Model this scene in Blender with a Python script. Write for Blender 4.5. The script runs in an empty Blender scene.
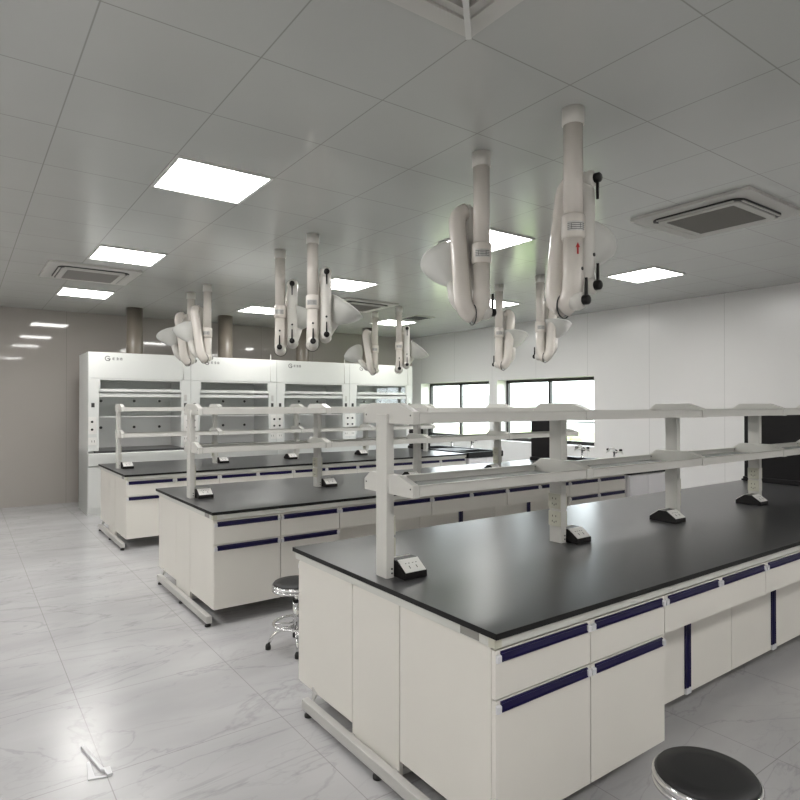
import bpy, bmesh, math, random
from mathutils import Vector, Matrix
random.seed(4)
PI = math.pi
S = bpy.context.scene
COL = S.collection

# ------------------------------------------------------------------ materials
def new_mat(name):
    m = bpy.data.materials.new(name); m.use_nodes = True
    nt = m.node_tree; b = nt.nodes['Principled BSDF']
    return m, nt, b

def mat(name, col, rough=0.5, metal=0.0, var=0.0, scale=8.0, bump=0.0, bscale=60.0, spec=None, coat=0.0):
    m, nt, b = new_mat(name)
    b.inputs['Base Color'].default_value = (*col, 1); b.inputs['Roughness'].default_value = rough
    b.inputs['Metallic'].default_value = metal
    if spec is not None: b.inputs['Specular IOR Level'].default_value = spec
    if coat: b.inputs['Coat Weight'].default_value = coat; b.inputs['Coat Roughness'].default_value = 0.1
    tc = nt.nodes.new('ShaderNodeTexCoord')
    if var > 0:
        n = nt.nodes.new('ShaderNodeTexNoise'); n.inputs['Scale'].default_value = scale; n.inputs['Detail'].default_value = 4
        nt.links.new(tc.outputs['Object'], n.inputs['Vector'])
        r = nt.nodes.new('ShaderNodeMapRange'); r.inputs['To Min'].default_value = 1 - var; r.inputs['To Max'].default_value = 1 + var
        nt.links.new(n.outputs['Fac'], r.inputs['Value'])
        mx = nt.nodes.new('ShaderNodeVectorMath'); mx.operation = 'SCALE'; mx.inputs[0].default_value = col
        nt.links.new(r.outputs['Result'], mx.inputs['Scale']); nt.links.new(mx.outputs['Vector'], b.inputs['Base Color'])
    if bump > 0:
        n2 = nt.nodes.new('ShaderNodeTexNoise'); n2.inputs['Scale'].default_value = bscale
        nt.links.new(tc.outputs['Object'], n2.inputs['Vector'])
        bp = nt.nodes.new('ShaderNodeBump'); bp.inputs['Strength'].default_value = bump; bp.inputs['Distance'].default_value = 0.002
        nt.links.new(n2.outputs['Fac'], bp.inputs['Height']); nt.links.new(bp.outputs['Normal'], b.inputs['Normal'])
    return m

def emit_mat(name, col, strength):
    m, nt, b = new_mat(name)
    b.inputs['Base Color'].default_value = (0.8, 0.8, 0.8, 1)
    b.inputs['Emission Color'].default_value = (*col, 1); b.inputs['Emission Strength'].default_value = strength
    return m

def glass_mat(name, tint=(0.95, 0.98, 0.97), ior=1.5, rough=0.02):
    m = bpy.data.materials.new(name); m.use_nodes = True; nt = m.node_tree; nt.nodes.clear()
    out = nt.nodes.new('ShaderNodeOutputMaterial'); mix = nt.nodes.new('ShaderNodeMixShader')
    tr = nt.nodes.new('ShaderNodeBsdfTransparent'); tr.inputs['Color'].default_value = (*tint, 1)
    gl = nt.nodes.new('ShaderNodeBsdfGlossy'); gl.inputs['Roughness'].default_value = rough
    fr = nt.nodes.new('ShaderNodeFresnel'); fr.inputs['IOR'].default_value = ior
    ge = nt.nodes.new('ShaderNodeNewGeometry'); rg = nt.nodes.new('ShaderNodeMapRange')
    rg.inputs['To Min'].default_value = ior; rg.inputs['To Max'].default_value = 1 / ior
    nt.links.new(ge.outputs['Backfacing'], rg.inputs['Value']); nt.links.new(rg.outputs[0], fr.inputs['IOR'])
    nt.links.new(fr.outputs[0], mix.inputs[0]); nt.links.new(tr.outputs[0], mix.inputs[1])
    nt.links.new(gl.outputs[0], mix.inputs[2]); nt.links.new(mix.outputs[0], out.inputs[0])
    return m

GX, GY, G = 1.0902, 3.8869, 0.6565     # ceiling grid
def grid_mask(nt, x0, y0, g, w, soft=0.5):
    """1 on the seams of a square grid in world XY"""
    geo = nt.nodes.new('ShaderNodeNewGeometry'); sep = nt.nodes.new('ShaderNodeSeparateXYZ')
    nt.links.new(geo.outputs['Position'], sep.inputs[0]); res = []
    for ax, o in (('X', x0), ('Y', y0)):
        a = nt.nodes.new('ShaderNodeMath'); a.operation = 'SUBTRACT'; a.inputs[1].default_value = o - g * 40 - g / 2
        nt.links.new(sep.outputs[ax], a.inputs[0])
        m_ = nt.nodes.new('ShaderNodeMath'); m_.operation = 'MODULO'; m_.inputs[1].default_value = g
        nt.links.new(a.outputs[0], m_.inputs[0])
        s_ = nt.nodes.new('ShaderNodeMath'); s_.operation = 'SUBTRACT'; s_.inputs[1].default_value = g / 2
        nt.links.new(m_.outputs[0], s_.inputs[0])
        ab = nt.nodes.new('ShaderNodeMath'); ab.operation = 'ABSOLUTE'; nt.links.new(s_.outputs[0], ab.inputs[0])
        r = nt.nodes.new('ShaderNodeMapRange'); r.inputs['From Min'].default_value = w * soft; r.inputs['From Max'].default_value = w
        r.inputs['To Min'].default_value = 1; r.inputs['To Max'].default_value = 0
        nt.links.new(ab.outputs[0], r.inputs['Value']); res.append(r)
    mx = nt.nodes.new('ShaderNodeMath'); mx.operation = 'MAXIMUM'
    nt.links.new(res[0].outputs[0], mx.inputs[0]); nt.links.new(res[1].outputs[0], mx.inputs[1])
    return mx, geo

def ceiling_mat():
    m, nt, b = new_mat('ceiling_panel')
    mx, geo = grid_mask(nt, GX, GY, G, 0.0045)
    n = nt.nodes.new('ShaderNodeTexNoise'); n.inputs['Scale'].default_value = 1.3; n.inputs['Detail'].default_value = 2
    nt.links.new(geo.outputs['Position'], n.inputs['Vector'])
    cr = nt.nodes.new('ShaderNodeMapRange'); cr.inputs['To Min'].default_value = 0.95; cr.inputs['To Max'].default_value = 1.05
    nt.links.new(n.outputs['Fac'], cr.inputs['Value'])
    sc = nt.nodes.new('ShaderNodeVectorMath'); sc.operation = 'SCALE'; sc.inputs[0].default_value = CEIL_COL
    nt.links.new(cr.outputs[0], sc.inputs['Scale'])
    mix = nt.nodes.new('ShaderNodeMix'); mix.data_type = 'RGBA'
    nt.links.new(mx.outputs[0], mix.inputs['Factor']); nt.links.new(sc.outputs['Vector'], mix.inputs['A'])
    mix.inputs['B'].default_value = (CEIL_COL[0] * .66, CEIL_COL[1] * .65, CEIL_COL[2] * .63, 1)
    nt.links.new(mix.outputs['Result'], b.inputs['Base Color'])
    b.inputs['Roughness'].default_value = 0.2; b.inputs['Specular IOR Level'].default_value = 0.75
    n2 = nt.nodes.new('ShaderNodeTexNoise'); n2.inputs['Scale'].default_value = 1.8
    nt.links.new(geo.outputs['Position'], n2.inputs['Vector'])
    bp = nt.nodes.new('ShaderNodeBump'); bp.inputs['Strength'].default_value = 0.15; bp.inputs['Distance'].default_value = 0.02
    nt.links.new(n2.outputs['Fac'], bp.inputs['Height']); nt.links.new(bp.outputs['Normal'], b.inputs['Normal'])
    return m

def floor_mat():
    m, nt, b = new_mat('marble_tile')
    mx, geo = grid_mask(nt, 1.385, 2.98, 0.848, 0.0028)
    def vein(scale, dist, lo, hi, rot):
        mp = nt.nodes.new('ShaderNodeMapping'); mp.inputs['Rotation'].default_value = (0, 0, rot); mp.inputs['Scale'].default_value = (1, 2.3, 1)
        nt.links.new(geo.outputs['Position'], mp.inputs['Vector'])
        w = nt.nodes.new('ShaderNodeTexNoise'); w.inputs['Scale'].default_value = scale; w.inputs['Detail'].default_value = 7
        w.inputs['Roughness'].default_value = 0.55; w.inputs['Distortion'].default_value = dist
        nt.links.new(mp.outputs[0], w.inputs['Vector'])
        a = nt.nodes.new('ShaderNodeMath'); a.operation = 'SUBTRACT'; a.inputs[1].default_value = 0.5; nt.links.new(w.outputs['Fac'], a.inputs[0])
        c = nt.nodes.new('ShaderNodeMath'); c.operation = 'ABSOLUTE'; nt.links.new(a.outputs[0], c.inputs[0])
        r = nt.nodes.new('ShaderNodeMapRange'); r.inputs['From Min'].default_value = 0; r.inputs['From Max'].default_value = hi
        r.inputs['To Min'].default_value = lo; r.inputs['To Max'].default_value = 1.0; nt.links.new(c.outputs[0], r.inputs['Value'])
        return r
    v1 = vein(0.5, 1.2, 0.84, 0.010, 0.9); v2 = vein(1.0, 0.9, 0.93, 0.012, -0.35)
    cl = nt.nodes.new('ShaderNodeTexNoise'); cl.inputs['Scale'].default_value = 1.1; cl.inputs['Detail'].default_value = 4
    mp3 = nt.nodes.new('ShaderNodeMapping'); mp3.inputs['Rotation'].default_value = (0, 0, .7); mp3.inputs['Scale'].default_value = (1, 2.6, 1)
    nt.links.new(geo.outputs['Position'], mp3.inputs['Vector']); nt.links.new(mp3.outputs[0], cl.inputs['Vector'])
    cr = nt.nodes.new('ShaderNodeMapRange'); cr.inputs['From Min'].default_value = .3; cr.inputs['From Max'].default_value = .7
    cr.inputs['To Min'].default_value = .88; cr.inputs['To Max'].default_value = 1.05; nt.links.new(cl.outputs['Fac'], cr.inputs['Value'])
    p1 = nt.nodes.new('ShaderNodeMath'); p1.operation = 'MULTIPLY'; nt.links.new(v1.outputs[0], p1.inputs[0]); nt.links.new(v2.outputs[0], p1.inputs[1])
    p2 = nt.nodes.new('ShaderNodeMath'); p2.operation = 'MULTIPLY'; nt.links.new(p1.outputs[0], p2.inputs[0]); nt.links.new(cr.outputs[0], p2.inputs[1])
    sc = nt.nodes.new('ShaderNodeVectorMath'); sc.operation = 'SCALE'; sc.inputs[0].default_value = FLOOR_COL
    nt.links.new(p2.outputs[0], sc.inputs['Scale'])
    mix = nt.nodes.new('ShaderNodeMix'); mix.data_type = 'RGBA'
    h = nt.nodes.new('ShaderNodeMath'); h.operation = 'MULTIPLY'; h.inputs[1].default_value = .6; nt.links.new(mx.outputs[0], h.inputs[0])
    nt.links.new(h.outputs[0], mix.inputs['Factor']); nt.links.new(sc.outputs['Vector'], mix.inputs['A'])
    mix.inputs['B'].default_value = (.22, .21, .20, 1)
    nt.links.new(mix.outputs['Result'], b.inputs['Base Color']); b.inputs['Roughness'].default_value = 0.22
    return m

def panel_wall_mat(name, col, rough, axis, pitch, off, wav=.12):
    m, nt, b = new_mat(name)
    geo = nt.nodes.new('ShaderNodeNewGeometry'); sep = nt.nodes.new('ShaderNodeSeparateXYZ'); nt.links.new(geo.outputs['Position'], sep.inputs[0])
    a = nt.nodes.new('ShaderNodeMath'); a.operation = 'SUBTRACT'; a.inputs[1].default_value = off - pitch * 20; nt.links.new(sep.outputs[axis], a.inputs[0])
    mo = nt.nodes.new('ShaderNodeMath'); mo.operation = 'MODULO'; mo.inputs[1].default_value = pitch; nt.links.new(a.outputs[0], mo.inputs[0])
    r = nt.nodes.new('ShaderNodeMapRange'); r.inputs['From Min'].default_value = 0.004; r.inputs['From Max'].default_value = 0.008
    r.inputs['To Min'].default_value = .72; r.inputs['To Max'].default_value = 1; nt.links.new(mo.outputs[0], r.inputs['Value'])
    sc = nt.nodes.new('ShaderNodeVectorMath'); sc.operation = 'SCALE'; sc.inputs[0].default_value = col
    nt.links.new(r.outputs[0], sc.inputs['Scale']); nt.links.new(sc.outputs['Vector'], b.inputs['Base Color'])
    b.inputs['Roughness'].default_value = rough
    n2 = nt.nodes.new('ShaderNodeTexNoise'); n2.inputs['Scale'].default_value = 1.2; nt.links.new(geo.outputs['Position'], n2.inputs['Vector'])
    bp = nt.nodes.new('ShaderNodeBump'); bp.inputs['Strength'].default_value = wav; bp.inputs['Distance'].default_value = 0.02
    nt.links.new(n2.outputs['Fac'], bp.inputs['Height']); nt.links.new(bp.outputs['Normal'], b.inputs['Normal'])
    return m

CEIL_COL = (0.525, 0.535, 0.515)
FLOOR_COL = (0.46, 0.455, 0.462)
M = {}
M['ceiling'] = ceiling_mat()
M['floor'] = floor_mat()
M['wall_r'] = panel_wall_mat('white_wall_panel', (0.76, 0.75, 0.74), 0.25, 'Y', 1.15, 5.42)
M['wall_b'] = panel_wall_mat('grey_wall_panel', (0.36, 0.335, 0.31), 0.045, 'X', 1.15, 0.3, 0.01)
M['cab'] = mat('cream_laminate', (0.74, 0.715, 0.66), 0.38, var=.03, scale=3, bump=.05, bscale=200)
M['cab_in'] = mat('cabinet_inside', (0.30, 0.29, 0.26), 0.6)
M['alu'] = mat('white_aluminium', (0.62, 0.62, 0.58), 0.35, var=.02)
M['shelf'] = mat('white_coated_steel', (0.62, 0.61, 0.575), 0.33, var=.02)
M['tray'] = mat('grey_tray_floor', (0.30, 0.32, 0.31), 0.22)
M['epoxy'] = mat('black_epoxy', (0.058, 0.058, 0.060), 0.29, var=.08, scale=30, bump=.03, bscale=160, spec=0.9)
M['edge'] = mat('black_edge', (0.007, 0.007, 0.007), 0.5, spec=.25)
M['blue'] = mat('blue_handle', (0.006, 0.003, 0.048), 0.35, spec=.35)
M['cap'] = mat('pale_plastic', (0.66, 0.66, 0.68), 0.35)
M['black'] = mat('black_plastic', (0.007, 0.006, 0.006), 0.4, spec=.3)
M['pp'] = mat('black_polypropylene', (0.009, 0.008, 0.009), 0.5, spec=.3)
M['plate'] = mat('white_plate', (0.78, 0.77, 0.74), 0.3)
M['plate_o'] = mat('cream_plate', (0.55, 0.54, 0.45), 0.35)
M['slot'] = mat('dark_slot', (0.03, 0.03, 0.03), 0.5)
M['foot'] = mat('grey_steel_tube', (0.50, 0.49, 0.47), 0.35)
M['rubber'] = mat('black_rubber', (0.015, 0.014, 0.013), 0.6)
M['pvc'] = mat('ivory_pipe', (0.71, 0.665, 0.615), 0.25, var=.02)
M['pvc2'] = mat('white_pipe', (0.68, 0.66, 0.62), 0.30, var=.02)
M['dome'] = mat('pale_dome', (0.66, 0.66, 0.63), 0.22)
M['metal_label'] = mat('silver_label', (0.55, 0.54, 0.52), 0.3, metal=.6)
M['red'] = mat('red_print', (0.45, 0.02, 0.02), 0.5)
M['hood'] = mat('white_hood_steel', (0.68, 0.69, 0.67), 0.32, var=.015)
M['hood_in'] = mat('grey_liner', (0.78, 0.78, 0.77), 0.4, var=.04, scale=2)
M['logo'] = mat('grey_print', (0.12, 0.12, 0.12), 0.5)
M['glass'] = glass_mat('clear_glass')
M['sash_glass'] = glass_mat('sash_glass', (0.88, 0.90, 0.89), 1.6)
M['chrome'] = mat('chrome', (0.75, 0.75, 0.75), 0.12, metal=1.0)
M['leather'] = mat('black_seat_vinyl', (0.018, 0.018, 0.019), 0.45, bump=.2, bscale=300)
M['frame'] = mat('black_window_frame', (0.02, 0.018, 0.017), 0.35)
M['sinkcab'] = mat('white_sink_laminate', (0.80, 0.79, 0.81), 0.35)
M['jamb'] = mat('white_reveal', (0.75, 0.75, 0.73), 0.4)
M['lightframe'] = mat('lamp_frame', (0.72, 0.72, 0.70), 0.35)
M['lamp'] = emit_mat('lamp_diffuser', (1.0, 0.985, 0.955), 11)
M['ac'] = mat('air_unit_plastic', (0.58, 0.57, 0.54), 0.4)
M['ac_dark'] = mat('air_unit_slot', (0.03, 0.03, 0.03), 0.5)
M['ac_grille'] = mat('air_unit_grille', (0.27, 0.26, 0.24), 0.5)
M['duct'] = mat('brown_grey_duct', (0.15, 0.13, 0.105), 0.35)
M['grass'] = mat('sunlit_grass', (0.33, 0.37, 0.19), 0.8, var=.2, scale=2)
M['bldg'] = mat('pale_render', (0.7, 0.7, 0.72), 0.7)
M['bldg_win'] = mat('grey_far_glass', (0.25, 0.26, 0.28), 0.3)
M['leaf'] = mat('bush_leaf', (0.20, 0.28, 0.10), 0.7, var=.3, scale=6)

# ------------------------------------------------------------------ mesh helpers
class MB:
    def __init__(s): s.b = bmesh.new()
    def box(s, x0, x1, y0, y1, z0, z1, bev=0.0):
        t = bmesh.new(); bmesh.ops.create_cube(t, size=1)
        for v in t.verts:
            v.co = Vector(((x0 + x1) / 2 + v.co.x * (x1 - x0), (y0 + y1) / 2 + v.co.y * (y1 - y0), (z0 + z1) / 2 + v.co.z * (z1 - z0)))
        if bev: bmesh.ops.bevel(t, geom=t.edges[:], offset=bev, segments=2, affect='EDGES', profile=.6)
        s._merge(t); return s
    def _merge(s, t):
        me = bpy.data.meshes.new('t'); t.to_mesh(me); t.free(); s.b.from_mesh(me); bpy.data.meshes.remove(me)
    def prism(s, pts, axis, a0, a1, bev=0.0):
        """pts: closed 2D polygon; axis 'x': pts are (y,z); 'y': (x,z); 'z': (x,y)"""
        t = bmesh.new()
        def P(p, a): return {'x': (a, p[0], p[1]), 'y': (p[0], a, p[1]), 'z': (p[0], p[1], a)}[axis]
        A = [t.verts.new(P(p, a0)) for p in pts]; B = [t.verts.new(P(p, a1)) for p in pts]; n = len(pts)
        t.faces.new(A); t.faces.new(B[::-1])
        for i in range(n): t.faces.new((A[i], B[i], B[(i + 1) % n], A[(i + 1) % n]))
        bmesh.ops.recalc_face_normals(t, faces=t.faces[:])
        if bev: bmesh.ops.bevel(t, geom=t.edges[:], offset=bev, segments=2, affect='EDGES', profile=.6)
        s._merge(t); return s
    def tube(s, path, r, seg=20, caps=True):
        """path of points, r a number or a list"""
        path = [Vector(p) for p in path]; n = len(path); rs = r if isinstance(r, (list, tuple)) else [r] * n
        t = bmesh.new(); rings = []; up = None
        for i, p in enumerate(path):
            d = (path[min(i + 1, n - 1)] - path[max(i - 1, 0)]).normalized()
            if up is None:
                up = Vector((0, 0, 1)) if abs(d.z) < .9 else Vector((1, 0, 0))
            e1 = (up - d * up.dot(d))
            if e1.length < 1e-4: e1 = d.orthogonal()
            e1.normalize(); up = e1; e2 = d.cross(e1)
            k = 1.0
            if 0 < i < n - 1:
                a = (path[i] - path[i - 1]).normalized(); b_ = (path[i + 1] - path[i]).normalized()
                k = 1 / max(.6, math.sqrt((1 + a.dot(b_)) / 2))
            rings.append([t.verts.new(p + (e1 * math.cos(2 * PI * j / seg) + e2 * math.sin(2 * PI * j / seg)) * rs[i] * (1 + (k - 1) * .5)) for j in range(seg)])
        for i in range(n - 1):
            for j in range(seg):
                f = t.faces.new((rings[i][j], rings[i][(j + 1) % seg], rings[i + 1][(j + 1) % seg], rings[i + 1][j])); f.smooth = True
        if caps: t.faces.new(rings[0][::-1]); t.faces.new(rings[-1])
        bmesh.ops.recalc_face_normals(t, faces=t.faces[:])
        s._merge(t); return s
    def lathe(s, prof, org=(0, 0, 0), axis=(0, 0, 1), seg=32):
        """prof: list (r, h) along axis"""
        d = Vector(axis).normalized(); e1 = d.orthogonal().normalized(); e2 = d.cross(e1); o = Vector(org)
        t = bmesh.new(); rings = []
        for r, h in prof:
            if r < 1e-5: rings.append([t.verts.new(o + d * h)])
            else: rings.append([t.verts.new(o + d * h + (e1 * math.cos(2 * PI * j / seg) + e2 * math.sin(2 * PI * j / seg)) * r) for j in range(seg)])
        for a, b_ in zip(rings, rings[1:]):
            for j in range(seg):
                k = (j + 1) % seg
                if len(a) == 1 and len(b_) == 1: break
                if len(a) == 1: f = t.faces.new((a[0], b_[k], b_[j]))
                elif len(b_) == 1: f = t.faces.new((a[j], a[k], b_[0]))
                else: f = t.faces.new((a[j], a[k], b_[k], b_[j]))
                f.smooth = True
        bmesh.ops.recalc_face_normals(t, faces=t.faces[:])
        s._merge(t); return s
    def build(s, name, m, parent=None):
        me = bpy.data.meshes.new(name); s.b.to_mesh(me); s.b.free()
        me.materials.append(M[m] if isinstance(m, str) else m)
        o = bpy.data.objects.new(name, me); COL.objects.link(o)
        if parent is not None: o.parent = parent
        return o

def thing(name, label, cat, loc=(0, 0, 0), group=None, rz=0):
    o = bpy.data.objects.new(name, None); COL.objects.link(o); o.empty_display_size = .1
    o.location = loc; o.rotation_euler = (0, 0, rz); o['label'] = label; o['category'] = cat
    if group: o['group'] = group
    return o
def tag(o, label, cat, group=None, kind=None):
    if label: o['label'] = label
    if cat: o['category'] = cat
    if group: o['group'] = group
    if kind: o['kind'] = kind
    return o
def struct(o): o['kind'] = 'structure'; return o
CH = {}
def kids(o): return [c for c in bpy.data.objects if c.parent == o]
def dup(root, loc=None, label=None, rz=None, group=None, offset=None):
    def rec(o, parent):
        c = o.copy(); COL.objects.link(c)
        if parent is not None: c.parent = parent; c.matrix_parent_inverse = o.matrix_parent_inverse.copy()
        for k in kids(o): rec(k, c)
        return c
    r = rec(root, None)
    if loc is not None: r.location = loc
    if offset is not None: r.location = Vector(root.location) + Vector(offset)
    if rz is not None: r.rotation_euler = (0, 0, rz)
    if label: r['label'] = label
    if group: r['group'] = group
    return r

H = 3.198
# ------------------------------------------------------------------ setting
XL, YF, YB, XW = -2.6, -2.6, 11.55, 8.684
struct(MB().box(XL, XW, YF, YB, -.1, 0).build('floor', 'floor'))
struct(MB().box(XL, XW + .4, YF, YB + .2, H, H + .12).build('ceiling', 'ceiling'))
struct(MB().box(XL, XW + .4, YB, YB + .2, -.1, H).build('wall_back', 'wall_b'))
struct(MB().box(XL - .2, XL, YF - .2, YB + .2, -.1, H).build('wall_left', 'wall_r'))
struct(MB().box(XL, XW, YF - .2, YF, -.1, H).build('wall_front', 'wall_r'))
W2 = (6.44, 8.735); W1 = (8.96, 11.2); ZS, ZT = .925, 2.125; XF = 8.95
wr = MB()
wr.box(XW, XW + .4, YF - .2, YB, -.1, ZS); wr.box(XW, XW + .4, YF - .2, YB, ZT, H)
wr.box(XW, XW + .4, YF - .2, W2[0], ZS, ZT); wr.box(XW, XW + .4, W2[1], W1[0], ZS, ZT); wr.box(XW, XW + .4, W1[1], YB, ZS, ZT)
struct(wr.build('wall_right', 'wall_r'))
for i, (a, b_) in enumerate((W1, W2)):
    mid = (7.63, 10.14)[1 - i]
    f = MB(); w = .05
    f.box(XF, XF + .06, a, b_, ZT - .06, ZT); f.box(XF, XF + .06, a, b_, ZS, ZS + .06)
    f.box(XF, XF + .06, a, a + w, ZS, ZT); f.box(XF, XF + .06, b_ - w, b_, ZS, ZT); f.box(XF, XF + .06, mid - w / 2, mid + w / 2, ZS, ZT)
    fr = struct(f.build('window_%d' % (i + 1), 'frame'))
    for (c, d) in ((a + w, mid - w / 2), (mid + w / 2, b_ - w)):
        MB().box(XF + .025, XF + .031, c, d, ZS + .06, ZT - .06).build('pane', 'glass', fr)
    MB().box(XF + .005, XF + .045, a + w, b_ - w, 1.315, 1.337).build('transom_bar', 'frame', fr)
# outside
struct(MB().box(9.3, 90, -40, 70, -1.3, -1.2).build('ground_outside', 'grass'))
bb = thing('building', 'pale building standing far beyond the windows', 'building', (55, 46, -1.2))
MB().box(-4, 4, -16, 16, 0, 5.2).build('wall', 'bldg', bb)
for k in range(9):
    MB().box(-4.08, -4.0, -15 + k * 3.5, -13.4 + k * 3.5, 2.6, 3.9).build('window', 'bldg_win', bb)
def bush(x, y, r, h, label):
    t = thing('bush', label, 'bush', (x, y, -1.2), 'bushes outside the windows')
    m = MB()
    for k in range(60):
        a = random.random() * 2 * PI; rr = r * math.sqrt(random.random()) * .8; z = h * (.3 + .6 * random.random())
        q = .18 + .2 * random.random()
        m.lathe([(0, -q), (q * .7, -q * .7), (q, 0), (q * .7, q * .7), (0, q)], (rr * math.cos(a), rr * math.sin(a), z), (random.random() - .5, random.random() - .5, 1), 7)
    m.build('foliage', 'leaf', t); MB().tube([(0, 0, 0), (0, 0, h * .5)], .06, 8).build('stem', 'duct', t)
bush(15.5, 13.0, 1.0, 1.9, 'green bush outside the wider right window')

# ------------------------------------------------------------------ ceiling lamps
def lamp_proto():
    t = thing('ceiling_light', '', 'ceiling light', (0, 0, H), 'square ceiling panel lights')
    g = G
    f = MB()
    f.box(0.004, g - .004, 0.004, .024, -.012, .0); f.box(0.004, g - .004, g - .024, g - .004, -.012, 0)
    f.box(0.004, .024, .024, g - .024, -.012, 0); f.box(g - .024, g - .004, .024, g - .024, -.012, 0)
    f.build('frame', 'lightframe', t)
    MB().box(.024, g - .024, .024, g - .024, -.008, -.001).build('diffuser', 'lamp', t)
    return t
lt = lamp_proto()
LAB = {(0, 0): 'large bright square ceiling panel nearest the camera, at upper left', (1, 0): 'ceiling panel light half hidden behind the second nearest extraction pipe',
       (2, 0): 'ceiling panel light close to the white wall at right', (0, 1): 'ceiling panel light at the left edge, beyond the nearest panel',
       (1, 1): 'ceiling panel light beside the middle pair of extraction arms, right of their joint knobs', (2, 1): 'ceiling panel light seen just right of the small pipe, in front of the window wall',
       (0, 2): 'smallest ceiling panel light at the far left edge', (1, 2): 'ceiling panel light left of the middle extraction arms, above the fume hoods',
       (2, 2): 'ceiling panel light behind the two farthest extraction pipes'}
first = True
for i in (-1, 0, 1, 2):
    for j in (-2, -1, 0, 1, 2):
        if j == -1 and i in (0, 1, 2): continue
        lab = LAB.get((i, j), 'unseen ceiling panel light added behind the camera to light the cabinet ends')  # unlisted row behind the camera: unseen panels added to front-light the cabinets
        if i == -1: lab = 'unseen ceiling panel light added over the left aisle to light the cabinet ends'  # left column: out of view, added to throw light on the bench ends
        loc = (GX + i * 4 * G, GY + j * 4 * G, H)
        if first: lt.location = loc; lt['label'] = lab; first = False
        else: dup(lt, loc, lab)

# ------------------------------------------------------------------ ceiling air units
def cassette(cx, cy, label, s=.48, grp='ceiling air units'):
    t = thing('air_conditioner', label, 'air conditioner', (cx, cy, H), grp)
    def rr(h, r, n=6):
        pts = []
        for (sx, sy, a0) in ((1, 1, 0), (-1, 1, 90), (-1, -1, 180), (1, -1, 270)):
            for k in range(n + 1):
                a = math.radians(a0 + 90 * k / n); pts.append((sx * (h - r) + r * math.cos(a), sy * (h - r) + r * math.sin(a)))
        return pts
    MB().prism(rr(s, .03), 'z', -.022, 0).build('panel', 'ac', t)
    MB().prism(rr(s - .11, .09), 'z', -.034, -.0225).build('slot_recess', 'ac_dark', t)
    MB().prism(rr(s - .15, .05), 'z', -.045, -.0345).build('grille_frame', 'ac', t)
    g = MB(); q = s - .21
    g.box(-q, q, -q, q, -.047, -.0455)
    k = -q
    while k < q: g.box(k, k + .006, -q, q, -.051, -.047); k += .022
    g.build('grille', 'ac_grille', t)
    for k in range(4):
        m = MB().box(-(s - .17), s - .17, s - .135, s - .118, -.041, -.0345)
        bmesh.ops.rotate(m.b, verts=m.b.verts[:], cent=(0, 0, 0), matrix=Matrix.Rotation(k * PI / 2, 3, 'Z'))
        m.build('louver', 'ac', t)
cassette(5.03, 2.54, 'four-way ceiling air conditioner at the right edge, above the white wall')
cassette(5.03, 8.12, 'ceiling air conditioner cassette above the far bench, its slot beside the extraction hood')
cassette(1.25, 7.99, 'ceiling air conditioner cassette at the far left edge, beside the smallest panel light')
t = thing('ceiling_grille', 'small dark slotted ceiling grille right of the farthest panel light', 'vent', (6.65, 8.68, H))
MB().box(-.22, .22, -.22, .22, -.012, 0).build('frame', 'ac', t)
g = MB()
for k in range(7): g.box(-.19, .19, -.18 + k * .055, -.145 + k * .055, -.016, -.012)
g.build('slots', 'ac_dark', t)
t = thing('ceiling_diffuser', 'square ceiling diffuser at the top edge with ribs meeting in its corner', 'vent', (GX + G / 2, GY - 3.5 * G, H))
q = G / 2 - .005
MB().box(-q, q, -q, q, -.010, 0).build('panel', 'ac', t)
for k, (a, z0) in enumerate(((q - .085, -.022), (q - .15, -.034), (q - .21, -.046))):
    m = MB(); w = .012
    for (x0, x1, y0, y1) in ((-a, a, a - w, a), (-a, a, -a, -a + w), (-a, -a + w, -a, a), (a - w, a, -a, a)): m.box(x0, x1, y0, y1, z0, -.010)
    m.build('ring', 'ac', t)
m = MB()
for sx in (1, -1):
    for sy in (1, -1):
        r_ = MB(); r_.box(.05, (q - .045) * 1.414, -.012, .012, -.05, -.010)
        bmesh.ops.rotate(r_.b, verts=r_.b.verts[:], cent=(0, 0, 0), matrix=Matrix.Rotation(math.atan2(sy, sx), 3, 'Z')); m._merge(r_.b)
m.build('rib', 'lightframe', t)

# ------------------------------------------------------------------ lab benches (built for the nearest bench, others copied)
X0, Y0, P, W = 1.508, 1.521, 2.9225, 1.594
XE = 6.66                       # far end of the worktop
ZB = .122                       # cabinet underside
BN = ['nearest bench', 'middle bench', 'far bench']
def face_x(side, d):            # y of a plane d inside the bench edge, on the near (+1) or far side (-1)
    return Y0 + d if side > 0 else Y0 + W - d

def handle_h(x0, x1, z0, z1, yf, sgn, parent):
    """horizontal blue grip with pale end caps; yf = front face y; sgn = +1 faces -Y"""
    o = -sgn
    prof = [(yf, z0), (yf, z1), (yf + o * .004, z1), (yf + o * .008, z1 - .003), (yf + o * .008, z1 - .006), (yf + o * .003, z1 - .010), (yf + o * .003, z0 + .006), (yf + o * .009, z0 + .003), (yf + o * .009, z0)]
    h = MB().prism(prof, 'x', x0 + .024, x1 - .024).build('handle', 'blue', parent)
    for (a, b_) in ((x0 + .002, x0 + .024), (x1 - .024, x1 - .002)):
        MB().prism([(yf, z0 - .002), (yf, z1 - .010), (yf + o * .0095, z1 - .014), (yf + o * .0095, z0 - .002)], 'x', a, b_, .001).build('end_cap', 'cap', h)
    return h

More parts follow.
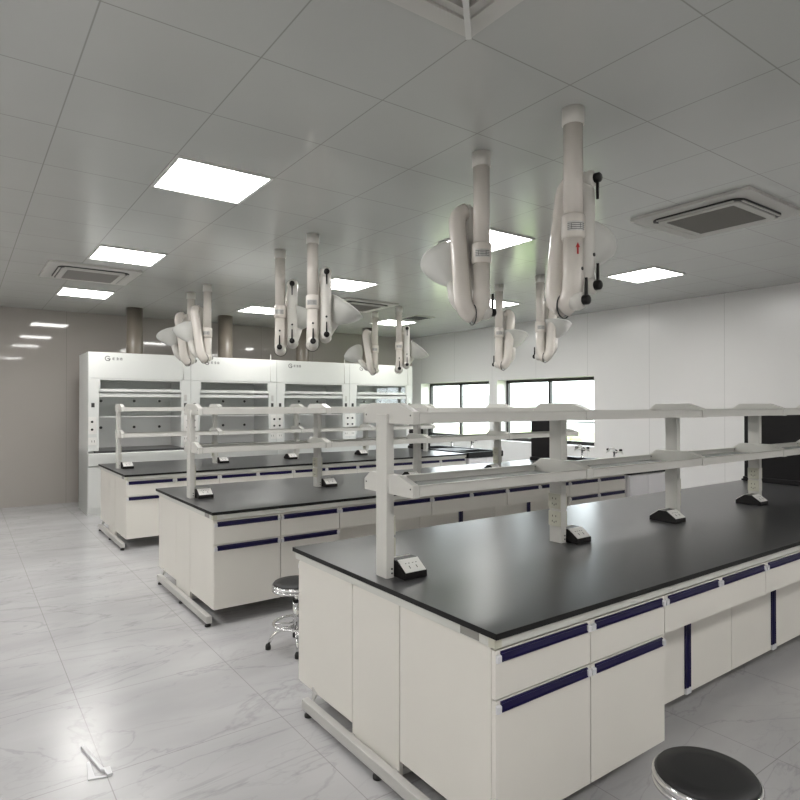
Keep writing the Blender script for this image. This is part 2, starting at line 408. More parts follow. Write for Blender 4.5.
def cabinet(x0, cols, label, group, side=1, knee=False, name='base_cabinet'):
    """x0: left edge; cols: list of column widths"""
    yf = face_x(side, .030); sg = side
    t = thing(name, label, 'cabinet', (0, 0, 0), group)
    wid = sum(cols); yb = yf + sg * .57
    y_a, y_b = min(yf + sg * .02, yb), max(yf + sg * .02, yb)
    if not knee:
        MB().box(x0 + .001, x0 + wid - .001, y_a, y_b, ZB, .788).build('body', 'cab', t)
    else:
        MB().box(x0 + .001, x0 + wid - .001, y_a, y_b, .611, .788).build('body', 'cab', t)
        yr = yf + sg * .185
        MB().box(x0 + .001, x0 + wid - .001, min(yr + sg * .02, yb), max(yr + sg * .02, yb), ZB, .610).build('carcass', 'cab', t)
    x = x0
    for c in cols:
        a, b_ = x + .003, x + c - .003
        ya, yb_ = min(yf, yf + sg * .019), max(yf, yf + sg * .019)
        d = MB().box(a, b_, ya, yb_, .604, .776, .0012).build('drawer', 'cab', t)
        if knee:
            h = c / 2; handle_h(x + .002, x + h, .735, .771, yf, sg, d); handle_h(x + h, x + c - .002, .735, .771, yf, sg, d)
            yr = yf + sg * .185
            for (p0, p1, hx) in ((x + .003, x + h + .018, x + h + .0065), (x + h + .022, x + c - .003, x + h + .0335)):
                dd = MB().box(p0, p1, min(yr, yr + sg * .019), max(yr, yr + sg * .019), ZB, .596, .0012).build('door', 'cab', t)
                hv = MB().prism([(hx - .0115, yr), (hx + .0115, yr), (hx + .0115, yr - sg * .010), (hx + .006, yr - sg * .005), (hx - .006, yr - sg * .005), (hx - .0115, yr - sg * .010)], 'z', ZB + .03, .594).build('handle', 'blue', dd)
                MB().box(hx - .0115, hx + .0115, min(yr, yr - sg * .012), max(yr, yr - sg * .012), ZB + .001, ZB + .030).build('end_cap', 'cap', hv)
        else:
            handle_h(x + .002, x + c - .002, .735, .771, yf, sg, d)
            dd = MB().box(a, b_, ya, yb_, ZB, .598, .0012).build('door', 'cab', t)
            handle_h(x + .002, x + c - .002, .557, .594, yf, sg, dd)
        x += c
    return t

benches = []
def bench_parts():
    out = []
    wt = MB().box(X0, XE, Y0, Y0 + W, .827, .850, .0025).build('worktop', 'epoxy')
    wt.data.materials.append(M['edge'])
    for p in wt.data.polygons:
        if abs(p.normal.z) < .8: p.material_index = 1
    out.append((wt, 'worktop', 'matt black epoxy worktop of the {}', 'black lab worktops'))
    tag(wt, '', 'worktop')
    # frame: apron, service panel, foot rails, levellers
    fr = thing('bench_frame', '', 'frame')
    a = MB(); a.box(X0 + .012, XE - .01, Y0 + .018, Y0 + .06, .789, .8265, .002); a.box(X0 + .012, XE - .01, Y0 + W - .06, Y0 + W - .018, .789, .8265, .002)
    a.box(X0 + .012, X0 + .05, Y0 + .06, Y0 + W - .06, .789, .8265); a.box(XE - .05, XE - .01, Y0 + .06, Y0 + W - .06, .789, .8265)
    ap = a.build('apron_rail', 'alu', fr)
    MB().box(X0 + .010, X0 + .012, Y0 + .10, Y0 + .20, .793, .823).build('label_plate', 'ac_grille', fr)
    cc = MB(); cc.box(X0 + .0105, X0 + .012, Y0 + .018, Y0 + .05, .789, .826); cc.box(X0 + .012, X0 + .042, Y0 + .0165, Y0 + .018, .789, .826)
    cc.build('corner_cap', 'plate_o', fr)
    ys0, ys1 = Y0 + .6055, Y0 + .9885
    MB().box(X0 + .0225, X0 + .042, ys0, ys1, .05, .788).build('service_panel', 'cab', fr)
    for X in (X0 - .028, XE - .12):
        r_ = MB().box(X, X + .040, Y0 + .035, Y0 + 1.425, .030, .082, .004)
        rail = r_.build('foot_rail', 'foot', fr)
        for y in (Y0 + .07, Y0 + .726, Y0 + 1.381):
            MB().lathe([(0, 0), (.022, 0), (.022, .014), (.012, .018), (.012, .030), (0, .030)], (X + .020, y, 0), seg=16).build('leveller', 'rubber', rail)
        for y in (Y0 + .61, Y0 + .965):
            xo = X + .12 if X < 3 else X - .10
            MB().box(xo, xo + .04, y, y + .02, .05, .788).build('upright', 'foot', fr)
            MB().box(min(xo, X + .04), max(xo, X + .04), y, y + .02, .052, .078).build('bracket', 'foot', fr)
    # diagonal gusset seen through the cut-out
    MB().prism([(Y0 + 1.335, .125), (Y0 + 1.365, .083), (Y0 + 1.385, .083), (Y0 + 1.385, .145)], 'x', X0 + .0125, X0 + .0215).build('gusset', 'foot', fr)
    out.append((fr, 'frame', 'white steel frame, end service panel and foot rail under the {}', 'bench frames'))
    w5 = .535
    out.append((cabinet(X0 + .022, [w5, w5], '', 'two column base cabinets'), '', 'cream two column cabinet at the near left end of the {}', None))
    xk = X0 + .022 + 2 * w5
    kw = (XE - .01 - xk - 1.06) / 3
    for k, nm in enumerate(('first', 'second', 'third')):
        out.append((cabinet(xk + k * kw, [kw], '', 'recessed door cabinets under wide drawers', knee=True), '', nm + ' wide drawer cabinet with recessed doors, from the left, in the {}', None))
    out.append((cabinet(XE - .01 - 1.06, [.53, .53], '', 'two column base cabinets'), '', 'cream two column cabinet at the window end of the {}', None))
    out.append((cabinet(X0 + .022, [w5, w5], '', 'two column base cabinets', side=-1), '', 'cream base cabinet at the left end of the {}, on its hood side', None))
    out.append((cabinet(XE - .01 - 1.06, [.53, .53], '', 'two column base cabinets', side=-1), '', 'cream base cabinet at the window end of the {}, on its hood side', None))
    return out

# ---- reagent shelf
YP0, YP1 = 2.292, 2.378         # post faces
XP = [1.578 + 1.2105 * i for i in range(5)]
TN, TF = 2.108, 2.498           # shelf arm tips near / far
def reagent_shelf():
    t = thing('reagent_shelf', '', 'shelf', (0, 0, 0), 'two tier reagent shelves')
    for i, x in enumerate(XP):
        m = MB(); m.box(x, x + .042, YP0, YP1, .850, 1.60, .003)
        p = m.build('post', 'shelf', t)
        for z in (.872, .892):
            MB().lathe([(0, 0), (.0045, 0), (.0045, .002), (0, .002)], (x + .030, YP0, z), (0, -1, 0), 10).build('screw', 'slot', p)
        faces = {0: [1], 1: [-1, 1], 2: [1], 3: [-1, 1], 4: []}[i]
        for s_ in faces:
            for z in (.945, 1.045):
                xa = x - .0 if s_ < 0 else x + .042
                a, b_ = (xa - .010, xa) if s_ < 0 else (xa, xa + .010)
                pl = MB().box(a, b_, YP0 + .001, YP1 - .001, z, z + .086, .002).build('socket_plate', 'plate_o', p)
                e = a - .001 if s_ < 0 else b_ - .0005
                q = MB()
                for (yy, zz) in ((-.012, .058), (.012, .058), (-.014, .028), (.0, .022), (.014, .028)):
                    q.box(e, e + .0015, (YP0 + YP1) / 2 + yy - .002, (YP0 + YP1) / 2 + yy + .002, z + zz - .005, z + zz + .005)
                q.build('pin_holes', 'slot', pl)
        for (zb, zt, za, nm) in ((1.556, 1.612, 1.650, 'upper_arm'), (1.236, 1.290, 1.326, 'lower_arm')):
            pts = [(TN, zb), (TN, zt), (2.215, za), (2.445, za), (TF, zt), (TF, zb)]
            a = MB().prism(pts, 'x', x + (.012 if i == 0 else -.006), x + .048, .003).build(nm, 'shelf', t)
            for y in (TN + .018, TF - .018):
                MB().lathe([(0, 0), (.004, 0), (.004, .0015), (0, .0015)], (x + (.012 if i == 0 else -.006), y, (zb + zt) / 2 + .012), (-1, 0, 0), 10).build('screw', 'slot', a)
    for (zb, zt, nm) in ((1.560, 1.608, 'upper_tray'), (1.240, 1.288, 'lower_tray')):
        for i in range(4):
            xa, xb = XP[i] + .050, XP[i + 1] - .012
            m = MB()
            for (y0, y1) in ((TN + .002, TN + .016), (TF - .016, TF - .002)):
                m.box(xa, xb, y0, y1, zb, zt, .002)
                m.box(xa, xb, y0 if y0 < 2.3 else y0 - .012, y1 + .012 if y0 < 2.3 else y1, zt - .006, zt, .001)
            tr = m.build(nm, 'shelf', t)
            MB().box(xa, xb, TN + .0165, TF - .0165, zb + .004, zb + .012).build('tray_floor', 'tray', tr)
    return t

def socket_box():
    t = thing('socket_box', '', 'power outlet', (0, 0, 0), 'desktop socket boxes')
    w = .130
    pr = [(-.095, 0), (-.095, .028), (-.025, .076), (.025, .076), (.095, .028), (.095, 0)]
    MB().prism(pr, 'x', 0, w, .004).build('housing', 'black', t)
    for s_ in (-1, 1):
        n = Vector((0, s_ * .048, .070)).normalized(); u = Vector((0, s_ * .070, -.048)).normalized()
        c = Vector((w / 2, s_ * .060, .052)) + n * .0012
        m = MB(); b = m.b
        m.box(-.058, .058, -.040, .040, 0, .004, .0015)
        R_ = Matrix((Vector((1, 0, 0)), u, n)).transposed()
        if s_ > 0: R_ = Matrix((Vector((-1, 0, 0)), u, n)).transposed()
        for v in b.verts: v.co = R_ @ v.co + c
        pl = m.build('socket_face', 'plate', t)
        q = MB()
        for cx in (-.020, .020):
            q.box(cx - .0018, cx + .0018, .004, .020, .0038, .0048)
            for dx in (-.009, .009): q.box(cx + dx - .0035, cx + dx + .0035, -.0125, -.0095, .0038, .0048)
        for v in q.b.verts: v.co = R_ @ v.co + c
        q.build('pin_holes', 'slot', pl)
    return t

protos = bench_parts()
sh = reagent_shelf()
sb = socket_box()
for k in range(3):
    nm = BN[k]
    for (o, _, lab, grp) in protos:
        if k == 0:
            o['label'] = lab.format(nm)
            if grp: o['group'] = grp
    if k == 0: sh['label'] = 'white two tier reagent shelf standing on the nearest bench'
for k in (1, 2):
    for (o, _, lab, grp) in protos: dup(o, offset=(0, P * k, 0), label=lab.format(BN[k]))
    dup(sh, offset=(0, P * k, 0), label='white two tier reagent shelf standing on the ' + BN[k])
YC = 2.318
bx = [XP[0] + .052, XP[1] + .052, XP[2] - .14, XP[3] - .14]
posn = ['first post', 'second post', 'third post', 'fourth post']
f1 = True
for k in range(3):
    for i in range(4):
        loc = (bx[i], YC + P * k, .8502)
        lab = 'black socket box with sloping white faces, at the %s on the %s' % (posn[i], BN[k])
        if f1: sb.location = loc; sb['label'] = lab; f1 = False
        else: dup(sb, loc, lab)

# ------------------------------------------------------------------ sink units at the window end
def sink_unit():
    t = thing('sink_unit', '', 'sink', (0, 0, 0), 'sink units at the bench ends')
    xa, xb = XE + .012, XE + .80
    ya, yb = Y0 - .01, Y0 + W
    MB().box(xa + .01, xb - .01, ya + .02, yb - .02, .10, .77).build('body', 'sinkcab', t)
    MB().box(xa + .05, xb - .05, ya + .06, yb - .06, 0, .10).build('plinth', 'foot', t)
    h = (xb - xa) / 2
    for s_ in (0, 1): MB().box(xa + .013 + s_ * (h - .01), xa + h - .003 + s_ * (h - .01), ya, ya + .019, .10, .76, .001).build('door', 'sinkcab', t)
    m = MB(); z0, z1 = .771, .866
    m.box(xa, xb, ya, ya + .05, z0, z1, .004); m.box(xa, xb, yb - .05, yb, z0, z1, .004)
    m.box(xa, xa + .05, ya + .05, yb - .05, z0, z1); m.box(xb - .12, xb, ya + .05, yb - .05, z0, z1)
    m.box(xa + .05, xb - .12, ya + .5, yb - .5, z0, z1 - .01)
    m.box(xa + .05, xb - .12, ya + .05, yb - .05, z0, z0 + .006)
    m.build('basin', 'pp', t)
    return t
def faucet(x, y, label, sc=1.0):
    t = thing('lab_faucet', label, 'faucet', (x, y, .866), 'lab faucets on the sink units')
    MB().lathe([(0, 0), (.028, 0), (.028, .008), (.016, .014), (.013, .10), (.018, .105), (.018, .135), (.010, .14), (0, .14)], seg=16).build('body', 'chrome', t)
    MB().tube([(0, 0, .13), (0, 0, .155), (-.03, 0, .18), (-.09, 0, .18), (-.13, 0, .15)], .009, 10).build('spout', 'plate', t)
    for s_ in (-1, 1):
        MB().tube([(0, 0, .12), (0, s_ * .11, .12), (0, s_ * .13, .10)], .010, 10).build('side_tap', 'plate', t)
        MB().lathe([(0, 0), (.022, .002), (.024, .02), (.016, .03), (0, .032)], (0, s_ * .10, .13), seg=14).build('tap_knob', 'black', t)
    MB().lathe([(0, 0), (.024, .002), (.027, .024), (.018, .036), (0, .038)], (.02, 0, .115), (1, 0, .3), 14).build('tap_knob', 'black', t)
def drying_rack(label):
    t = thing('drying_rack', label, 'drying rack', (0, 0, 0), 'pegboard drying racks')
    x = XE - .03; ya, yb = 2.47, 3.065
    MB().box(x, x + .022, ya, yb, .862, 1.56, .006).build('board', 'pp', t)
    pg = MB()
    for r_ in range(6):
        for c in range(6):
            y = ya + .06 + c * .095; z = .97 + r_ * .10
            pg.tube([(x + .022, y, z), (x + .115, y, z + .04)], .006, 6)
    pg.build('pegs', 'pp', t)
    MB().box(x - .03, x + .0, ya, yb, .8515, .90, .005).build('drip_tray', 'pp', t)
    return t
s0 = sink_unit(); s0['label'] = 'black sink in a white cabinet at the window end of the nearest bench'
dr = drying_rack('black pegboard drying rack at the window end of the nearest bench')
for k in (1, 2):
    dup(s0, offset=(0, P * k, 0), label='black sink in a white cabinet at the window end of the ' + BN[k])
    dup(dr, offset=(0, P * k, 0), label='black pegboard drying rack at the window end of the ' + BN[k])
for k in (0, 1, 2):
    for (dy, w) in ((1.26, 'hood side'), (0.72, 'camera side')):
        faucet(XE + .75, Y0 + P * k + dy, 'lab faucet with black knobs on the sink of the %s, %s' % (BN[k], w))

# ------------------------------------------------------------------ fume hoods
HX, HW, HY, HZ = 1.547, 1.5, 10.02, 2.426
def fume_hood():
    t = thing('fume_hood', '', 'fume hood', (0, 0, 0), 'white fume hoods along the back wall')
    w = HW - .004; D = .85; cw = .145
    # local coords: x 0..w, y 0 (front) .. D
    b = MB()
    b.box(0, w, .06, D, 2.03, HZ, .004); b.box(0, .10, .06, D, 0, 2.03); b.box(w - .10, w, .06, D, 0, 2.03); b.box(.10, w - .10, D - .04, D, .95, 2.03)
    b.build('cabinet_shell', 'hood', t)
    MB().box(0, w, 0, .06, 2.035, HZ, .004).build('fascia', 'hood', t)
    for x in (0, w - cw):
        c = MB().box(x, x + cw, 0, .0585, .95, 2.032, .003).build('side_column', 'hood', t)
        inn = x + (cw if x == 0 else 0)
        px = x + .075 if x == 0 else x + cw - .080
        MB().box(x + .04, x + .085, -.006, 0, 1.60, 1.665, .002).build('switch', 'slot', c)
        if x > 0: MB().box(x + .045, x + .085, -.006, 0, 1.70, 1.80, .002).build('airflow_display', 'metal_label', c)
        pl = MB().box(x + (.0 if x == 0 else .035), x + (.11 if x == 0 else cw), -.008, 0, 1.20, 1.46, .002).build('valve_plate', 'plate', c)
        for z in (1.27, 1.385):
            cx = x + (.050 if x == 0 else .095)
            MB().lathe([(0, 0), (.017, 0), (.017, .018), (.010, .024), (0, .024)], (cx, -.008, z), (0, -1, 0), 14).build('valve_knob', 'black', pl)
        for z in (1.06, ):
            s_ = MB().box(x + (.0 if x == 0 else .035), x + (.11 if x == 0 else cw), -.008, 0, z - .02, z + .09, .002).build('outlet_plate', 'plate', c)
            q = MB()
            for dx in (.035, .07): q.box(x + .01 + dx, x + .016 + dx, -.0095, -.0078, z + .02, z + .05)
            q.build('pin_holes', 'slot', s_)
    a, e = cw, w - cw
    m = MB(); m.box(a, e, .005, .05, 2.010, 2.034); m.box(a, a + .02, .005, .05, 1.83, 2.010); m.box(e - .02, e, .005, .05, 1.83, 2.010); m.box(a, e, .005, .05, 1.835, 1.880)
    uf = m.build('upper_window_frame', 'hood', t)
    MB().box(a + .02, e - .02, .022, .028, 1.880, 2.010).build('upper_glass', 'sash_glass', uf)
    m = MB(); m.box(a + .004, e - .004, .018, .05, 1.755, 1.808, .003)
    sa = m.build('sash_rail', 'hood', t)
    MB().box(a + .006, e - .006, .030, .036, 1.46, 1.755).build('sash_glass', 'sash_glass', sa)
    MB().box(a + .004, e - .004, .028, .040, 1.448, 1.46, .002).build('sash_handle', 'hood_in', sa)
    m = MB(); m.box(a - .04, e + .04, D - .10, D - .045, .95, 2.02)
    m.box(a - .044, a - .036, .07, D - .1, .95, 2.02); m.box(e + .036, e + .044, .07, D - .1, .95, 2.02); m.box(a - .04, e + .04, .07, D - .1, 2.02, 2.028)
    li = m.build('liner', 'hood_in', t)
    for x in (.30, .80, 1.20):
        for z in (1.27, 1.70):
            MB().lathe([(0, 0), (.022, 0), (.022, .008), (0, .010)], (x, D - .10, z), (0, -1, 0), 14).build('liner_bolt', 'slot', li)
    MB().box(a - .06, e + .06, -.02, D - .05, .915, .948, .004).build('work_surface', 'epoxy', t)
    MB().box(0, w, .02, D, .0, .913).build('base_cabinet', 'hood', t)
    MB().prism([(-.045, .86), (-.045, .905), (-.02, .914), (.02, .914), (.02, .72), (-.03, .73)], 'x', 0, w, .002).build('front_rail', 'hood', t)
    for k in (0, 1):
        d = MB().box(.01 + k * w / 2, w / 2 - .005 + k * w / 2, .0, .0195, .10, .705, .002).build('door', 'hood', t)
        MB().box(w / 2 - .05 + k * .06, w / 2 - .03 + k * .06, -.02, 0, .35, .55, .003).build('handle', 'blue', d)
    # emblem and three characters
    lg = MB(); cx, cz = .262, 2.335; y0, y1 = -.0016, .0005
    for k in range(20):
        a0, a1 = 2 * PI * k / 22 + .6, 2 * PI * (k + 1) / 22 + .6
        lg.prism([(cx + .040 * math.cos(a0), cz + .040 * math.sin(a0)), (cx + .040 * math.cos(a1), cz + .040 * math.sin(a1)), (cx + .029 * math.cos(a1), cz + .029 * math.sin(a1)), (cx + .029 * math.cos(a0), cz + .029 * math.sin(a0))], 'y', y0, y1)
    lg.box(cx - .006, cx + .022, y0, y1, cz - .006, cz + .006); lg.box(cx + .014, cx + .024, y0, y1, cz - .040, cz + .004)
    lg.build('emblem', 'logo', t)
    for k in range(3):
        ox = .345 + k * .052; lg = MB()
        lg.box(ox - .018, ox + .018, y0, y1, cz + .010, cz + .015); lg.box(ox - .003, ox + .003, y0, y1, cz - .022, cz + .022)
        lg.box(ox - .016, ox + .016, y0, y1, cz - .020, cz - .015)
        if k != 1: lg.box(ox - .018, ox - .013, y0, y1, cz - .015, cz + .010)
        if k != 0: lg.box(ox + .013, ox + .018, y0, y1, cz - .018, cz + .012)
        lg.box(ox - .014, ox + .014, y0, y1, cz - .004, cz + .001)
        lg.build('printed_character', 'logo', t)
    MB().tube([(w - .115, -.006, 2.04), (w - .115, -.006, HZ + .09)], .005, 8).build('cable_conduit', 'plate', t)
    return t
fh = fume_hood(); fh.location = (HX, HY, 0); fh['label'] = 'white fume hood at the left edge with printed emblem, leftmost of four'
for k, lab in ((1, 'white fume hood second from the left, behind the middle bench shelf posts'), (2, 'white fume hood third from the left, with an emblem in clear view'), (3, 'white fume hood at the right end of the row, next to the windows')):
    dup(fh, (HX + HW * k, HY, 0), lab)
def duct(x, label):
    t = thing('exhaust_duct', label, 'duct', (x, HY + .50, HZ + .001), 'exhaust ducts above the fume hoods')
    MB().lathe([(.125, 0), (.125, H - HZ - .002), (.120, H - HZ - .002), (.120, 0), (.125, 0)], seg=32).build('pipe', 'duct', t)
    MB().lathe([(.127, 0), (.155, 0), (.155, .012), (.127, .02), (.127, 0)], seg=32).build('flange', 'duct', t)
for x, l in ((HX + .75, 'leftmost'), (HX + 2.25, 'second'), (HX + 3.75, 'third'), (HX + 5.25, 'rightmost')):
    duct(x, 'brown grey round duct from hood to ceiling, %s of the four from the left' % l)

# ------------------------------------------------------------------ extraction arms
J1, J2, J3 = 2.215 - H, 2.850 - H, 2.278 - H
def bend(p0, c, p1, n=6):
    p0, c, p1 = Vector(p0), Vector(c), Vector(p1); return [tuple((1 - t) ** 2 * p0 + 2 * (1 - t) * t * c + t * t * p1) for t in [i / n for i in range(n + 1)]]
def knob(x, y, z, up, parent):
    k = MB().lathe([(0, -.012), (.020, -.010), (.026, 0), (.026, .026), (.020, .032), (0, .033)], (x, y, z), (1, 0, 0), 18).build('locking_knob', 'black', parent)
    s_ = 1 if up else -1
    MB().prism([(y - .008, z + s_ * .01), (y + .008, z + s_ * .01), (y + .005, z + s_ * .115), (y - .005, z + s_ * .115)], 'x', x + .008, x + .020).build('lever', 'black', k)
def extraction_arm(px, py, ang, label, elev=48, dm=0.0, m1='pvc', arrow=False, sg=1, dz=0.0, j1=0.0):
    """local +x = knob side, local +y = the side the hood folds to"""
    t = thing('extraction_arm', label, 'extraction arm', (px, py, H), 'ceiling mounted extraction arms', rz=ang)
    o, L = -.118, .122 * sg
    ZJ1, ZJ2, ZJ3 = J1 + dz + j1, J2 + dz * .5, J3 + dz
    MB().lathe([(0, 0), (.058, 0), (.058, -.082), (.054, -.087), (0, -.087)], seg=28).build('ceiling_collar', 'pvc2', t)
    MB().tube([(0, 0, -.08), (0, 0, -.60)], .0505, 28).build('drop_pipe', m1, t)
    sl = MB().lathe([(0, -.56), (.058, -.56), (.062, -.57), (.062, -.675), (.058, -.685), (0, -.685)], seg=28).build('sleeve', m1, t)
    # lower pipe and elbow 1
    lp = [(0, 0, -.68), (0, 0, -.86)] + bend((0, 0, -.90), (0, 0, ZJ1 - .0), (-.059, 0, ZJ1 - .02))
    MB().tube(lp, [.052, .053] + [.056] * 6 + [.060], 24).build('lower_pipe', 'pvc', t)
    e = MB().lathe([(.0, -.012), (.03, -.012), (.044, .0), (.050, .02), (.048, .05), (0, .052)], (.048, 0, ZJ1), (-1, 0, 0), 24)
    e.build('joint_cap', 'pvc2', t); knob(.060, 0, ZJ1, True, t)
    # second tube, plane o
    top = (o, L, ZJ2); bot = (o, 0, ZJ1)
    d = (Vector(top) - Vector(bot)).normalized()
    pA = Vector(bot) + d * .10; pB = Vector(top) - d * .08
    path = bend((-.059, 0, ZJ1 - .02), (o, 0, ZJ1), pA) + [tuple(pA.lerp(pB, .5))] + bend(pB, top, (-.059, L, ZJ2 + .012))
    MB().tube(path, [.060] + [.055] * (len(path) - 2) + [.058], 24).build('middle_tube', 'pvc', t)
    MB().lathe([(.061, -.003), (.065, -.003), (.065, .003), (.061, .003), (.061, -.003)], (-.059, 0, ZJ1 - .02), (1, 0, 0), 28).build('joint_seal', 'slot', t)
    # third tube, plane 0
    path = bend((-.059, L, ZJ2 + .012), (0, L, ZJ2), (0, L, ZJ2 - .09)) + [(0, L, (ZJ2 + ZJ3) / 2)] + bend((0, L, ZJ3 + .09), (0, L, ZJ3), (-.059, L, ZJ3 - .015))
    MB().tube(path, [.058] + [.050] * (len(path) - 2) + [.056], 24).build('outer_tube', 'pvc2', t)
    MB().lathe([(.0, -.012), (.03, -.012), (.044, .0), (.048, .02), (.046, .05), (0, .052)], (.046, L, ZJ2), (-1, 0, 0), 24).build('joint_cap', 'pvc2', t)
    MB().lathe([(.0, -.012), (.03, -.012), (.044, .0), (.048, .02), (.046, .05), (0, .052)], (.046, L, ZJ3), (-1, 0, 0), 24).build('joint_cap', 'pvc2', t)
    knob(.058, L, ZJ2, False, t); knob(.058, L, ZJ3, True, t)
    for (yy, zz) in ((L, ZJ3 + .165), (0, ZJ1 + .165)):
        MB().lathe([(0, 0), (.010, 0), (.010, .006), (0, .006)], (.048, yy, zz), (1, 0, 0), 12).build('stop_button', 'slot', t)
    # hood neck and dome in plane o
    ea = math.radians(elev); dv = Vector((dm, math.cos(ea) * sg, math.sin(ea))).normalized()
    p0 = Vector((-.059, L, ZJ3 - .015)); p1 = Vector((o, L, ZJ3)); p2 = p1 + dv * .07
    MB().tube(bend(p0, p1, p2) + [tuple(p1 + dv * .165)], [.056] + [.045] * 6 + [.040], 22).build('hood_neck', 'pvc2', t)
    ap = p1 + dv * .155
    R_ = .178
    prof = [(.038, 0), (.046, .012), (.075, .040), (.110, .075), (.145, .118), (.168, .158), (R_, .188), (R_ + .007, .192), (R_ + .007, .200), (R_ - .005, .200), (.160, .158), (.138, .120), (.104, .080), (.070, .046), (.036, .016), (.038, 0)]
    MB().lathe(prof, ap, dv, 44).build('suction_hood', 'dome', t)
    # printed label on the sleeve
    lb = MB(); ca = math.radians(LABEL_ANG) - ang
    for k in range(10):
        a0 = ca - .75 + k * .15; a1 = a0 + .15
        q = [(.0626 * math.cos(a0), .0626 * math.sin(a0)), (.0626 * math.cos(a1), .0626 * math.sin(a1)), (.0632 * math.cos(a1), .0632 * math.sin(a1)), (.0632 * math.cos(a0), .0632 * math.sin(a0))]
        lb.prism(q, 'z', -.655, -.605)
    ll = lb.build('label', 'metal_label', sl)
    st = MB()
    for k in (2, 7):
        a0 = ca - .75 + k * .15; a1 = a0 + .05
        st.prism([(.0632 * math.cos(a0), .0632 * math.sin(a0)), (.0632 * math.cos(a1), .0632 * math.sin(a1)), (.0635 * math.cos(a1), .0635 * math.sin(a1)), (.0635 * math.cos(a0), .0635 * math.sin(a0))], 'z', -.6478, -.614)
    for z in (-.615, -.625, -.635, -.645):
        for k in (0, 1, 2, 3, 4, 5, 6, 7, 8, 9):
            a0 = ca - .75 + k * .15; a1 = a0 + .15
            st.prism([(.0632 * math.cos(a0), .0632 * math.sin(a0)), (.0632 * math.cos(a1), .0632 * math.sin(a1)), (.0636 * math.cos(a1), .0636 * math.sin(a1)), (.0636 * math.cos(a0), .0636 * math.sin(a0))], 'z', z - .0028, z + .0010)
    st.build('print_lines', 'logo', ll)
    if arrow:
        ar = MB(); R2 = .0545; aa = math.radians(LABEL_ANG) + .15 - ang
        c, s_ = math.cos(aa), math.sin(aa)
        def Q(w, z, r): return (r * c - w * s_, r * s_ + w * c, z)
        for r0, r1 in ((R2 - .003, R2 + .0015),):
            pts = [(-.004, -.775), (.004, -.775), (.004, -.740), (.011, -.740), (0, -.715), (-.011, -.740), (-.004, -.740)]
            b = ar.b; A = [b.verts.new(Q(w, z, r0)) for w, z in pts]; B = [b.verts.new(Q(w, z, r1)) for w, z in pts]
            b.faces.new(A); b.faces.new(B[::-1])
            for i in range(len(pts)): b.faces.new((A[i], B[i], B[(i + 1) % len(pts)], A[(i + 1) % len(pts)]))
        bmesh.ops.recalc_face_normals(ar.b, faces=ar.b.faces[:])
        ar.build('flow_arrow', 'red', t)
    return t
LABEL_ANG = math.degrees(math.atan2(-.811, -.585))
RV, FV = Vector((.811, -.585)), Vector((.585, .811))
def ang(r, f): v = RV * r + FV * f; return math.atan2(v.y, v.x)
QX, Q1, Q2 = 2.6157, 2.0675, 2.7641
extraction_arm(QX, Q1, ang(.68, -.73), 'nearest extraction arm, small red arrow on its pipe, hood folded right', 58, arrow=True, j1=-.03)
extraction_arm(QX, Q2, ang(.97, .25), 'second nearest extraction arm, its pale hood folded to the left', 62)
extraction_arm(QX, Q1 + P, ang(.20, -.98), 'right arm of the middle left pair, cone shaped hood spreading right', 55)
extraction_arm(QX, Q2 + P, ang(.12, -.99), 'left arm of the middle left pair, hood hidden behind its neighbour', 70)
extraction_arm(QX, Q1 + 2 * P, ang(.35, .93), 'right arm of the far left pair, above the leftmost fume hoods', 66, dm=.15, dz=.04)
extraction_arm(QX, Q2 + 2 * P, ang(.45, .9), 'left arm of the far left pair, wide hood turned left', 64, dz=.04)
XQ2 = 5.69
extraction_arm(XQ2, Q1 + P, ang(-.80, .60), 'distant extraction arm seen just below the nearest arm, above the wider window', 78, sg=-1, dz=.01)
extraction_arm(XQ2, Q2 + P, ang(-.80, .60), 'distant extraction arm hanging in front of the pillar between the two windows', 78, sg=-1, dz=-.05)
extraction_arm(XQ2, Q1 + 2 * P, ang(.1, -.99), 'right arm of the farthest pair, in front of the rightmost fume hood', 50)
extraction_arm(XQ2, Q2 + 2 * P, ang(.55, .83), 'left arm of the farthest pair, hood turned left', 45)

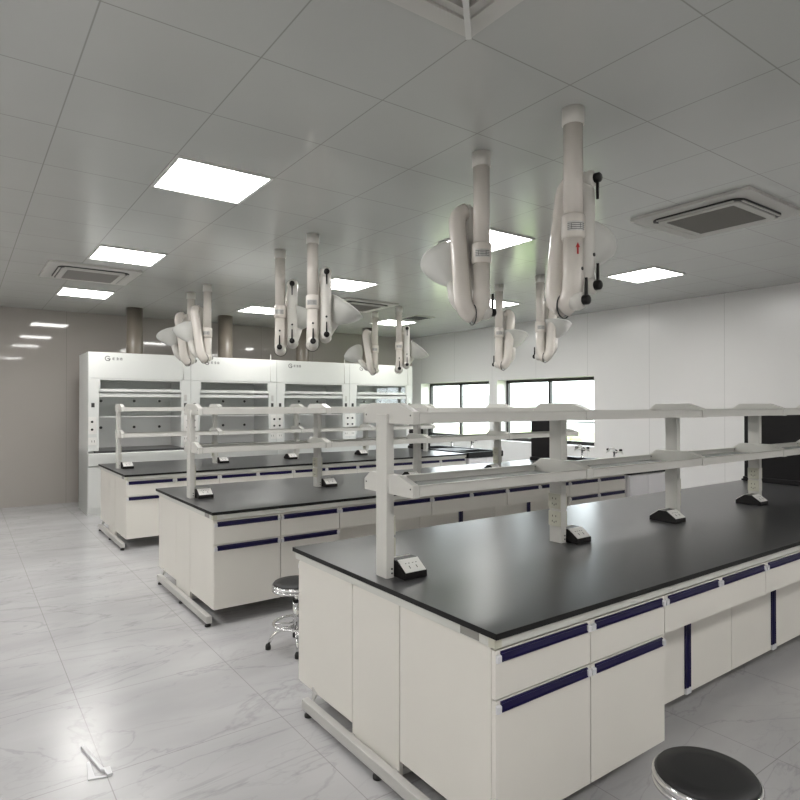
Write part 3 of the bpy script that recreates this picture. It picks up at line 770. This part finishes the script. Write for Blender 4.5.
# ------------------------------------------------------------------ stools
def stool(x, y, label, rz=0):
    t = thing('lab_stool', label, 'stool', (x, y, 0), 'round lab stools', rz=rz)
    sz = .44
    MB().lathe([(0, sz - .018), (.150, sz - .018), (.155, sz - .004), (.150, sz + .004), (.10, sz + .008), (0, sz + .009)], seg=48).build('seat', 'leather', t)
    m = MB().lathe([(.150, sz - .030), (.160, sz - .030), (.1655, sz - .024), (.1655, sz - .014), (.160, sz - .006), (.156, sz - .004), (.156, sz - .019), (.150, sz - .019), (.150, sz - .030)], seg=48)
    m.lathe([(0, sz - .05), (.157, sz - .05), (.165, sz - .046), (.165, sz - .036), (.157, sz - .0305), (0, sz - .0305)], seg=48)
    m.build('seat_rim', 'chrome', t)
    MB().tube([(0, 0, sz - .05), (0, 0, sz - .09)], .022, 20).build('seat_mount', 'black', t)
    MB().tube([(0, 0, .26), (0, 0, sz - .05)], .012, 16).build('gas_lift', 'chrome', t)
    MB().tube([(0, 0, .12), (0, 0, .31)], .024, 20).build('column', 'chrome', t)
    MB().tube([(0, 0, .31), (0, 0, .325)], .027, 20).build('column_collar', 'black', t)
    for k in range(4):
        a = 2 * PI * k / 4; c, s_ = math.cos(a), math.sin(a)
        l = MB().tube([(.02 * c, .02 * s_, .14), (.09 * c, .09 * s_, .135), (.155 * c, .155 * s_, .09), (.185 * c, .185 * s_, .035)], [.013, .012, .011, .010], 12).build('leg', 'chrome', t)
        MB().lathe([(0, 0), (.018, 0), (.019, .022), (.014, .036), (0, .036)], (.187 * c, .187 * s_, 0), seg=14).build('rubber_foot', 'rubber', l)
    r_ = []
    for k in range(33): a = 2 * PI * k / 32; r_.append((.152 * math.cos(a), .152 * math.sin(a), .165))
    MB().tube(r_, .009, 10, caps=False).build('foot_ring', 'chrome', t)
    for k in range(4):
        a = 2 * PI * k / 4; c, s_ = math.cos(a), math.sin(a)
        MB().tube([(.025 * c, .025 * s_, .17), (.150 * c, .150 * s_, .165)], .006, 8).build('ring_spoke', 'chrome', t)
stool(1.859, 3.777, 'round black stool with chrome foot ring, partly behind the nearest bench corner', math.atan2(-.585 * -.978 - .811 * .208, -.811 * .978 - .585 * .208))
stool(1.985, 1.040, 'round black stool with chrome rim in the bottom right corner', .1)

# ------------------------------------------------------------------ scrap at the left edge of the floor
m = MB()
m.prism([(-.045, .27), (-.030, .275), (.012, .02), (.038, .012), (.036, -.05), (.014, -.052), (.010, 0), (-.004, .012)], 'z', 0, .012, .002)
m.prism([(-.03, .12), (-.04, .12), (-.06, -.03), (.012, -.052), (.014, -.046), (-.03, -.02)], 'z', 0, .005, .001)
o = m.build('plastic_strip', 'cap'); o.location = (.522, 3.0, 0.0004)
tag(o, 'bent strip of white plastic lying on the marble floor at the left edge', 'plastic strip')

# ------------------------------------------------------------------ world, camera, view
w = bpy.data.worlds.new('World'); S.world = w; w.use_nodes = True; nt = w.node_tree
bg = nt.nodes['Background']; bg.inputs['Color'].default_value = (0.90, 0.94, 1.0, 1); bg.inputs['Strength'].default_value = 4.0
cam = bpy.data.cameras.new('camera'); co = bpy.data.objects.new('camera', cam); COL.objects.link(co)
cam.sensor_width = 36; cam.lens = 610.92 / 800 * 36; cam.clip_start = .05
yaw = math.radians(54.189)      # forward = (cos, sin)
co.location = (0, 0, 1.6446)
co.rotation_euler = (PI / 2 + math.radians(.4062), 0, yaw - PI / 2 + 0)
fwd = Vector((math.cos(yaw), math.sin(yaw)))
S.camera = co
S.view_settings.view_transform = 'Standard'; S.view_settings.look = 'None'
S.view_settings.exposure = 1.32; S.view_settings.gamma = 1; S.view_settings.use_curve_mapping = False
